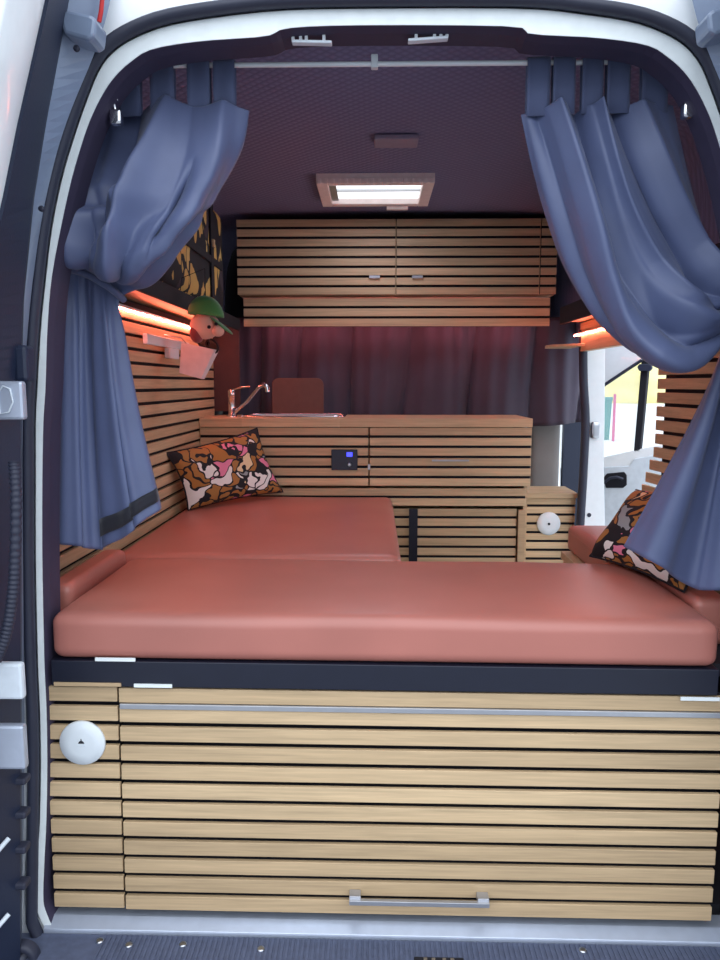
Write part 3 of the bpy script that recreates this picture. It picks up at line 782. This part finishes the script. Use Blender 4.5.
tag(MB().tube([(a.x, YB - .6, -.62), (a.x, YB - .6, a.z)], .045, 10).build('post', M['pink']), 'thin pink post outside, beside the teal bin', 'post')

# ------------------------------------------------------------------ shelves, led strips, things on the left wall
def shelf_left():
    o = thing('overhead_shelf', (-.74, 1.2, 1.505), 'black overhead shelf along the left wall', 'shelf')
    MB().box((-.86, .35, 1.535), (-.665, 2.12, 1.553)).build('shelf_board', M['oak_side'], o)
    MB().box((-.662, .35, 1.507), (-.650, 2.12, 1.562)).build('front_lip', M['black'], o, bevel=.002)
    return o
shelf_left()
ls = thing('light_strip', (lx(1.2) + .012, 1.2, 1.475), 'glowing orange light strip along the left wall under the shelf', 'light')
led = []
for i in range(60):
    y = .30 + i * (2.08 - .30) / 59
    led.append((lx(y) + .012, y, 1.487 + .0025 * math.sin(i * 1.9)))
MB().tube(led, .004, 8).build('tube', M['led'], ls)
MB().box((lx(1.2) - .001, .30, 1.490), (lx(1.2) + .012, 2.08, 1.499)).build('holder', M['card'], ls)
rs = thing('overhead_shelf', (.87, 1.2, 1.5), 'overhead shelf along the right side above the doorway', 'shelf')
MB().box((.872, .35, 1.535), (1.0, 1.98, 1.553)).build('shelf_board', M['oak_side'], rs)
MB().box((.858, .35, 1.522), (.870, 1.98, 1.60)).build('front_lip', M['black'], rs, bevel=.002)
MB().box((.955, .35, 1.40), (.99, 1.98, 1.53)).build('back_board', M['oak_side'], rs)
l2 = thing('light_strip', (.95, 1.8, 1.47), 'glowing orange light strip on the right side above the doorway', 'light')
MB().tube([(.947, .5 + i * .05, 1.475 + .002 * math.sin(i * 1.7)) for i in range(32)], .004, 8).build('tube', M['led'], l2)
MB().box((.949, .50, 1.478), (.954, 2.05, 1.486)).build('holder', M['card'], l2)
lg = [PZ(x, y, 1.425) for x, y in ((547, 346), (552, 344), (583, 338), (600, 337), (600, 331), (560, 337))]
tag(MB().prism([(.815, 2.06, 1.42), (.83, 1.98, 1.42), (.90, 1.90, 1.42), (.950, 1.87, 1.42), (.950, 2.14, 1.42), (.83, 2.14, 1.42)], (0, 0, .012)).build('corner_ledge', M['oak_edge'], bevel=.002), 'small rounded corner ledge under the right light strip', 'shelf')
# power strip on the left wall
ya, yb = 1.02, 1.62
zc = 1.405
ps = thing('power_strip', (lx(1.3) + .01, 1.3, zc - .03), 'white power strip fixed to the left slatted wall', 'power strip')
MB().box((lx(1.3) + .007, ya, zc - .018), (lx(1.3) + .024, yb, zc + .018)).build('strip_body', M['white'], ps, bevel=.003)
MB().box((lx(1.3) + .010, 1.28, zc - .058), (lx(1.3) + .030, 1.42, zc - .02)).build('plug', M['white'], ps, bevel=.003)
# hanging white pot
YT = 1.27
q = [PY(x, y, YT) for x, y in ((181, 373), (203, 379), (217, 350), (184, 343))]
bl, br, tr, tl = q
depb, dept = .055, .08
mb = MB()
dv = Vector((0, 1, 0))
outer = [[bl - dv * depb / 2, br - dv * depb / 2, br + dv * depb / 2, bl + dv * depb / 2], [tl - dv * dept / 2, tr - dv * dept / 2, tr + dv * dept / 2, tl + dv * dept / 2]]
cb = sum(outer[0], Vector()) / 4; ct = sum(outer[1], Vector()) / 4
inn = [[ct + (p - ct) * .93 for p in outer[1]], [cb + (p - cb) * .9 + (ct - cb) * .06 for p in outer[0]]]
mb.grid([outer[0], outer[1], inn[0], inn[1]], smooth=False, closed_u=True); mb.add(outer[0], [(0, 1, 2, 3)]); mb.add(inn[1], [(0, 1, 2, 3)])
hp = thing('hanging_pot', cb, 'white tapered pot hanging tilted on the left slatted wall', 'pot')
mb.build('pot_body', M['pot'], hp, bevel=.002)
MB().tube([tl + Vector((.01, 0, -.005)), tl + Vector((-.01, .0, .02)), Vector((lx(YT) + .014, YT, tl.z + .03))], .003, 6).build('hook', M['steel'], hp)
# sunglasses in the pot
g = thing('sunglasses', PY(203, 350, YT), 'dark sunglasses tucked into the hanging white pot', 'sunglasses')
def ell(c, a, b, rot, n=24):
    return [c + Vector((math.cos(rot) * a * math.cos(t) - math.sin(rot) * b * math.sin(t), 0, math.sin(rot) * a * math.cos(t) + math.cos(rot) * b * math.sin(t))) for t in [2 * math.pi * i / n for i in range(n)]]
for x, y in ((203, 341), (212, 346)):
    c = PY(x, y, YT - .005); e_ = ell(c, .028, .019, -.9)
    fr = MB().tube(e_, .004, 6, closed=True).build('frame', M['black'], g)
    MB().prism([p + Vector((0, -.001, 0)) for p in e_], (0, .002, 0)).build('lens', M['lens'], fr)
# soft toy with a green cap
YY = .96
t0 = PY(206, 335, YY)
ty = thing('soft_toy', t0, 'small soft toy with a green cap hanging by the left shelf end', 'toy')
k = (YY + 1.62) / 760
cen = PY(205, 326, YY)
MB().ball(cen, (15 * k, 12 * k, 13 * k)).build('head', M['skin'], ty)
MB().ball(PY(218, 331, YY - .04), (6 * k, 7 * k, 5.5 * k)).build('nose', M['skin'], ty)
MB().ball(PY(197, 333, YY), (7 * k, 10 * k, 10 * k)).build('cheek', M['maroon'], ty)
cap = MB(); R = 16.5 * k; cc_ = PY(206, 316, YY); rows = []
for j in range(10):
    t = math.pi / 2 * j / 9
    rows.append([cc_ + Vector((R * 1.05 * math.cos(a) * max(math.cos(t), .01), R * .85 * math.sin(a) * max(math.cos(t), .01), R * 1.15 * math.sin(t) - .05 * math.cos(a) * math.cos(t) * 2 * R)) for a in [2 * math.pi * i / 24 for i in range(24)]])
cap.grid(rows, closed_u=True); cap.build('cap', M['green'], ty, solid=.004)
bp = [cc_ + Vector((R * 1.0, 0, -.02)), cc_ + Vector((R * 1.45, 0, -.050))]
MB().ball(cc_ + Vector((R * .95, -.01, -.032)), (R * .85, R * .8, .006), mat=Matrix.Rotation(math.radians(38), 3, 'Y')).build('cap_brim', M['green'], ty)
for dx, dy in ((209, 327), (216, 324)):
    MB().ball(PY(dx, dy, YY - .055), .006).build('eye', M['black'], ty)
MB().tube([cc_ + Vector((0, 0, R)), Vector((cc_.x, YY, 1.63)), Vector((-.640, YY, 1.60)), Vector((-.646, YY, 1.56))], .0015, 6).build('loop', M['black'], ty)
# patterned bag on the shelf
bg_ = thing('patterned_bag', (-.70, 1.40, 1.556), 'black bag with ochre print lying on the left shelf', 'bag')
MB().rbox((-.850, .80, 1.556), (-.665, 1.85, 2.0), .06, seg=16, wob=.006).build('bag_body', M['bag'], bg_)
MB().box((-.664, 1.52, 1.60), (-.655, 1.57, 1.98)).build('strap', M['black'], bg_, bevel=.003)
MB().box((-.664, .90, 1.735), (-.656, 1.75, 1.765)).build('strap', M['black'], bg_, bevel=.003)
MB().box((-.655, 1.53, 1.80), (-.648, 1.56, 1.83)).build('buckle', M['oak_edge'], bg_)

# ------------------------------------------------------------------ roof hatch, lamp, latches
ZC = 2.068
q = [PZ(x, y, ZC - .012) for x, y in ((322, 203), (429, 202), (434, 177), (317, 179))]
hx0, hx1 = min(p.x for p in q), max(p.x for p in q)
hxa, hxb = (q[0].x + q[3].x) / 2, (q[1].x + q[2].x) / 2
hya, hyb = min(p.y for p in q), max(p.y for p in q)
hy0, hy1 = (q[2].y + q[3].y) / 2, (q[0].y + q[1].y) / 2
ht = thing('roof_hatch', ((hxa + hxb) / 2, (hy0 + hy1) / 2, ZC - .03), 'framed roof hatch glowing with daylight in the dark ceiling', 'skylight')
mb = MB(); b_ = .045; x0, x1 = hxa, hxb
mb.box((x0, hy0, ZC - .03), (x0 + b_, hy1, ZC + .01)).box((x1 - b_, hy0, ZC - .03), (x1, hy1, ZC + .01)).box((x0 + b_, hy0, ZC - .03), (x1 - b_, hy0 + b_, ZC + .01)).box((x0 + b_, hy1 - b_, ZC - .03), (x1 - b_, hy1, ZC + .01))
n_ = 18
for i in range(n_):
    xx = x0 + (x1 - x0) * (i + .2) / n_
    mb.box((xx, hy0 - .006, ZC - .034), (xx + (x1 - x0) * .6 / n_, hy0 + .01, ZC - .012))
mb.build('frame', M['hatch'], ht, bevel=.003)
MB().box((x0 + b_ + .001, hy0 + b_ + .001, ZC - .006), (x1 - b_ - .001, hy1 - b_ - .001, ZC + .002)).build('pane', M['pane'], ht)
MB().box((x0 + b_ + .002, hy0 + b_ + .14, ZC - .016), (x1 - b_ - .002, hy0 + b_ + .152, ZC - .008)).build('blind_bar', M['steel'], ht)
MB().box((x0 + b_ + .002, hy0 + b_ + .04, ZC - .020), (x0 + b_ + .03, hy1 - b_ - .02, ZC - .008)).build('blind_edge', M['steel'], ht)
p = PZ(397, 205, ZC - .035)
MB().box((p.x - .045, hy1 - .02, ZC - .045), (p.x + .05, hy1 + .01, ZC - .031)).build('handle', M['hatch'], ht, bevel=.002)
lm = PZ(396, 142.5, ZC - .008)
w2 = 22 * (lm.y + 1.62) / 760
tag(MB().box((lm.x - w2 * .95, lm.y - .05, ZC - .012), (lm.x + w2 * .95, lm.y + .05, ZC + .004)).build('ceiling_lamp', M['lampgrey'], bevel=.004), 'flat unlit ceiling lamp between hatch and rear curtain rod', 'lamp')
def latch(pts, label, pegs):
    a, b = [PY(x, y, .035) for x, y in pts]
    o = thing('door_latch', (a + b) / 2, label, 'latch')
    MB().hexa([a + Vector((0, -.009, -.003)), b + Vector((0, -.009, -.003)), b + Vector((0, .009, -.003)), a + Vector((0, .009, -.003)), a + Vector((0, -.009, .003)), b + Vector((0, -.009, .003)), b + Vector((0, .009, .003)), a + Vector((0, .009, .003))]).build('plate', M['card'], o, bevel=.002)
    for t, hgt in pegs:
        p = a.lerp(b, t)
        MB().box((p.x - .003, .030, p.z + .003), (p.x + .003, .040, p.z + hgt * .85)).build('peg', M['white'], o)
    return o
latch(((292, 42.5), (332, 43.5)), 'pale latch bracket under the doorway header, left one', ((.03, .03), (.22, .032), (.36, .03), (.8, .026)))
latch(((408, 41.5), (448, 38.5)), 'pale latch bracket under the doorway header, right one', ((.2, .03), (.66, .032), (.82, .032), (.97, .03)))
for px, py, s_, lab in ((116.5, 116, 1, 'silver door catch inside the left edge of the doorway'), (688, 109, -1, 'silver door catch inside the right edge of the doorway')):
    p = PY(px, py, .06)
    o = thing('door_catch', p, lab, 'catch')
    MB().rbox(p - Vector((.013, .012, .02)), p + Vector((.013, .012, .012)), .006, seg=5).build('catch_body', M['chrome'], o)
    MB().tube([p + Vector((-.002 * s_, 0, .01)), p + Vector((-.006 * s_, 0, .03)), p + Vector((.004 * s_, 0, .034))], .004, 8).build('hook', M['chrome'], o)

# ------------------------------------------------------------------ rear curtains
DY = -.04
YR = .15
za, zb_ = ZY(66, YR, 235), ZY(62.5, YR, 527)
zrod = ZY(64, YR)
rod = thing('curtain_rod', (CX, YR, zrod - .01), 'thin white curtain rod across the top of the rear doorway', 'curtain rod')
xr0, xr1 = -.60, .70
MB().tube([(xr0, YR, zrod), (xr1, YR, zrod)], .0055, 10).build('rod', M['white'], rod)
p = PY(374.5, 61, YR)
MB().box((p.x - .0075, YR - .009, zrod - .010), (p.x + .0075, YR + .009, zrod + .018)).build('clip', M['white'], rod, bevel=.002)

def drape(streams, us, nu, nv, fold, damp=()):
    S = [[PY(x, y, Yd + DY) for x, y, Yd in st] for st in streams]
    K = len(S[0]); rows = []
    base = []
    for j in range(nv + 1):
        v = j / nv
        col = [cr(s_, v) for s_ in S]
        r = []
        for i in range(nu + 1):
            u = i / nu
            # locate u among us -> uniform parameter
            t = 0
            for a in range(len(us) - 1):
                if us[a] <= u <= us[a + 1] + 1e-9: t = (a + (u - us[a]) / (us[a + 1] - us[a])) / (len(us) - 1); break
            r.append(cr(col, min(t, 1)))
        base.append(r)
    for j in range(nv + 1):
        r = []
        for i in range(nu + 1):
            du = base[j][min(i + 1, nu)] - base[j][max(i - 1, 0)]; dv_ = base[min(j + 1, nv)][i] - base[max(j - 1, 0)][i]
            n = du.cross(dv_)
            n = n.normalized() if n.length > 1e-9 else Vector((0, -1, 0))
            v = j / nv
            r.append(base[j][i] + n * fold(i / nu, v))
        rows.append(r)
    return rows
def lerpt(T, v):
    return lin(T, v)
def ridge(u, c, w_): 
    d = abs(u - c) / w_
    return max(0, 1 - d) ** 1.5 if d < 1 else 0

# left curtain: stages 0 top .. 4 lowest front of swag, 5 under, 6 tie, 7.. tail
LS = [
 [(80, 105, .21), (76, 150, .21), (74, 190, .17), (72, 225, .13), (70, 252, .11), (72, 262, .14), (62, 262, .19), (60, 320, .20), (60, 430, .20), (57, 541, .20)],
 [(112, 104, .21), (107, 145, .20), (98, 182, .15), (92, 215, .10), (86, 256, .08), (90, 272, .12), (76, 266, .20), (77, 330, .19), (79, 430, .18), (82, 547, .17)],
 [(170, 104, .19), (157, 150, .14), (141, 190, .10), (128, 228, .08), (118, 264, .07), (116, 280, .12), (92, 272, .21), (93, 330, .21), (97, 430, .22), (104, 548, .22)],
 [(200, 105, .17), (196, 150, .12), (186, 188, .10), (166, 226, .08), (142, 258, .09), (132, 282, .14), (107, 280, .21), (108, 335, .18), (117, 430, .17), (132, 530, .16)],
 [(249, 112, .19), (241, 150, .18), (220, 190, .17), (198, 216, .16), (172, 244, .16), (150, 280, .19), (120, 300, .22), (123, 340, .22), (139, 425, .22), (159, 507, .22)]]
AL = [(0, .006), (.15, .008), (.35, .006), (.45, .004), (.6, .003), (.67, .003), (.8, .009), (1, .012)]
def win(v, a, b, c, d): return max(0, min(1, (v - a) / max(b - a, 1e-6), (d - v) / max(d - c, 1e-6)))
def fl(u, v):
    a = lin(AL, v)
    f = math.sin(2 * math.pi * (2.3 * u + .12 * math.sin(6 * v)) + .6) + .18 * math.sin(2 * math.pi * 8.5 * u + 2 * v)
    d = -a * f
    up = win(v, -1, 0, .38, .52)
    d -= .040 * ridge(u, .50 - .10 * v, .14) * up * min(1, .35 + 3 * v)
    d += .022 * ridge(u, .36 - .06 * v, .10) * up
    d -= .018 * ridge(u, .86 - .20 * v, .12) * up
    d += .030 * ridge(u, .76 - .10 * v, .05) * win(v, .12, .26, .32, .44)
    d -= .016 * ridge(u, .14, .10) * up
    # puffed pleats where the cloth is pulled over the tieback
    e = win(v, .24, .40, .48, .60)
    d -= e * (.030 * abs(math.sin(math.pi * (3.2 * u + .25 + .5 * (v - .4)))) - .012)
    d -= .012 * win(v, .2, .28, .34, .42) * math.sin(52 * v + 14 * u) * (1 if u < .45 else .3)
    return d * 1.25
lc = thing('curtain', (XY(150, .18, 300), .18, ZY(545, .16, 100)), 'slate blue left curtain tied back above a hanging tail', 'curtain', 'slate blue tab-top curtains in the rear doorway')
rowsL = drape(LS, [0, .25, .5, .75, 1], 110, 170, fl)
MB().grid(rowsL).build('drape', M['cloth'], lc, solid=.003)
nvL = len(rowsL) - 1; nuL = len(rowsL[0]) - 1
def strip_off(rows, i0, i1, j0, j1, dy):
    return [[rows[j][i] + Vector((0, dy, 0)) for i in range(i0, i1 + 1)] for j in range(j0, j1 + 1)]
MB().grid(strip_off(rowsL, int(nuL * .52), nuL, int(nvL * .968), int(nvL * .984), -.005)).build('hem_band', M['hem'], lc, solid=.004)
def tabs(parent, spans, ytop_px, ybot, mat):
    for x0, x1, yb in spans:
        xa_, xb_ = XY(x0, YR - .01, 85), XY(x1, YR - .01, 85); zl_ = ZY(yb, YR, 374)
        path = [(-.012, zl_ - .01), (-.012, (zl_ + zrod) / 2), (-.010, zrod - .004)]
        for i in range(9):
            t = math.pi - math.pi * i / 8; path.append((math.cos(t) * .010, zrod + math.sin(t) * .011))
        path += [(.010, zrod - .004), (.008, (zl_ + zrod) / 2), (.004, zl_)]
        rows = [[Vector((xa_ + (xb_ - xa_) * i / 6, YR + y + .002 * math.sin(i), z)) for i in range(7)] for y, z in path]
        MB().grid(rows).build('tab_loop', mat, parent, solid=.002)
tabs(lc, ((88, 108, 112), (118, 140, 112), (150, 174, 112), (187, 210, 112), (213, 235, 114)), 65, 110, M['tabcloth'])
lct = MB()
tb = [PY(x, y, Yd) for x, y, Yd in ((56, 252, .17), (62, 266, .135), (86, 274, .135), (110, 288, .14), (124, 300, .18))]
lct.tube([cr(tb, i / 20) for i in range(21)], .008, 8).build('tieback', M['tabcloth'], lc)

RS = [
 [(521, 114, .19), (531, 165, .19), (546, 220, .19), (567, 275, .19), (600, 324, .18), (652, 355, .16), (728, 318, .19), (719, 352, .22), (684, 430, .22), (622, 546, .22)],
 [(556, 108, .18), (577, 165, .14), (595, 225, .11), (611, 285, .10), (636, 338, .08), (682, 363, .07), (738, 330, .14), (728, 356, .18), (704, 440, .17), (660, 566, .16)],
 [(588, 106, .18), (602, 160, .15), (616, 215, .14), (636, 268, .13), (665, 305, .10), (704, 322, .09), (742, 312, .16), (738, 352, .21), (722, 445, .21), (694, 588, .20)],
 [(620, 106, .18), (640, 158, .14), (662, 208, .13), (686, 250, .13), (704, 278, .12), (724, 296, .13), (748, 302, .17), (748, 352, .17), (744, 450, .16), (734, 590, .14)],
 [(672, 106, .19), (682, 150, .19), (694, 196, .19), (706, 234, .18), (718, 262, .16), (736, 280, .16), (756, 296, .19), (762, 352, .21), (768, 450, .20), (776, 590, .19)]]
AR = [(0, .010), (.15, .016), (.4, .014), (.55, .010), (.66, .003), (.8, .012), (1, .016)]
def fr_(u, v):
    a = lin(AR, v) * .55
    f = math.sin(2 * math.pi * (2.6 * u + .10 * math.sin(5 * v)) + 2.2) + .12 * math.sin(2 * math.pi * 8.5 * u + 1.5 * v)
    d = a * f
    up = win(v, -1, 0, .50, .64)
    d -= .034 * ridge(u, .27, .11) * up
    d += .026 * ridge(u, .42 + .03 * v, .10) * up
    d -= .024 * ridge(u, .60 + .05 * v, .07) * up
    d += .020 * ridge(u, .72, .07) * up
    d -= .020 * ridge(u, .84, .07) * up
    d += .016 * ridge(u, .12, .07) * up
    e = win(v, .34, .5, .58, .68)
    if u > .2: d -= e * min(1, (u - .2) * 6) * (.036 * abs(math.sin(math.pi * (4.2 * u + 2.5 * v))) - .014)
    return d * 1.2
rc = thing('curtain', (XY(650, .18, 300), .18, ZY(585, .18, 660)), 'slate blue right curtain swept aside over the side wall and pillow', 'curtain', 'slate blue tab-top curtains in the rear doorway')
rowsR = drape(RS, [0, .25, .5, .75, 1], 120, 170, fr_)
MB().grid(rowsR).build('drape', M['cloth'], rc, solid=.003)
tabs(rc, ((527, 550, 114), (553, 575, 112), (582, 603, 112), (607, 630, 112), (642, 668, 112)), 65, 110, M['tabcloth'])
tb = [PY(x, y, Yd) for x, y, Yd in ((722, 322, .16), (726, 318, .11), (740, 312, .09), (756, 300, .13), (766, 290, .16))]
MB().tube([cr(tb, i / 20) for i in range(21)], .008, 8).build('tieback', M['tabcloth'], rc)

# light that the skylight sends down
al = bpy.data.lights.new('skylight', 'AREA'); al.shape = 'RECTANGLE'; al.size = .34; al.size_y = .30; al.energy = 2.2; al.color = (.80, .82, 1.0)
ao = bpy.data.objects.new('skylight', al); COL.objects.link(ao); ao.location = ((hxa + hxb) / 2, (hy0 + hy1) / 2, ZC - .045)

# the rear unit sits a touch lower on its right side
TILT = math.radians(.45); PV = Vector((-.70, 0, .30)); RY = Matrix.Rotation(TILT, 3, 'Y')
def settle(o):
    o.location = PV + RY @ (Vector(o.location) - PV); o.rotation_euler.y = TILT
for o in list(COL.objects):
    if o.parent is None and (o.name.split('.')[0] in ('storage_drawer', 'locker', 'bed_frame', 'mattress', 'side_cushion') or o.name in ('trim_4', 'trim_5')): settle(o)
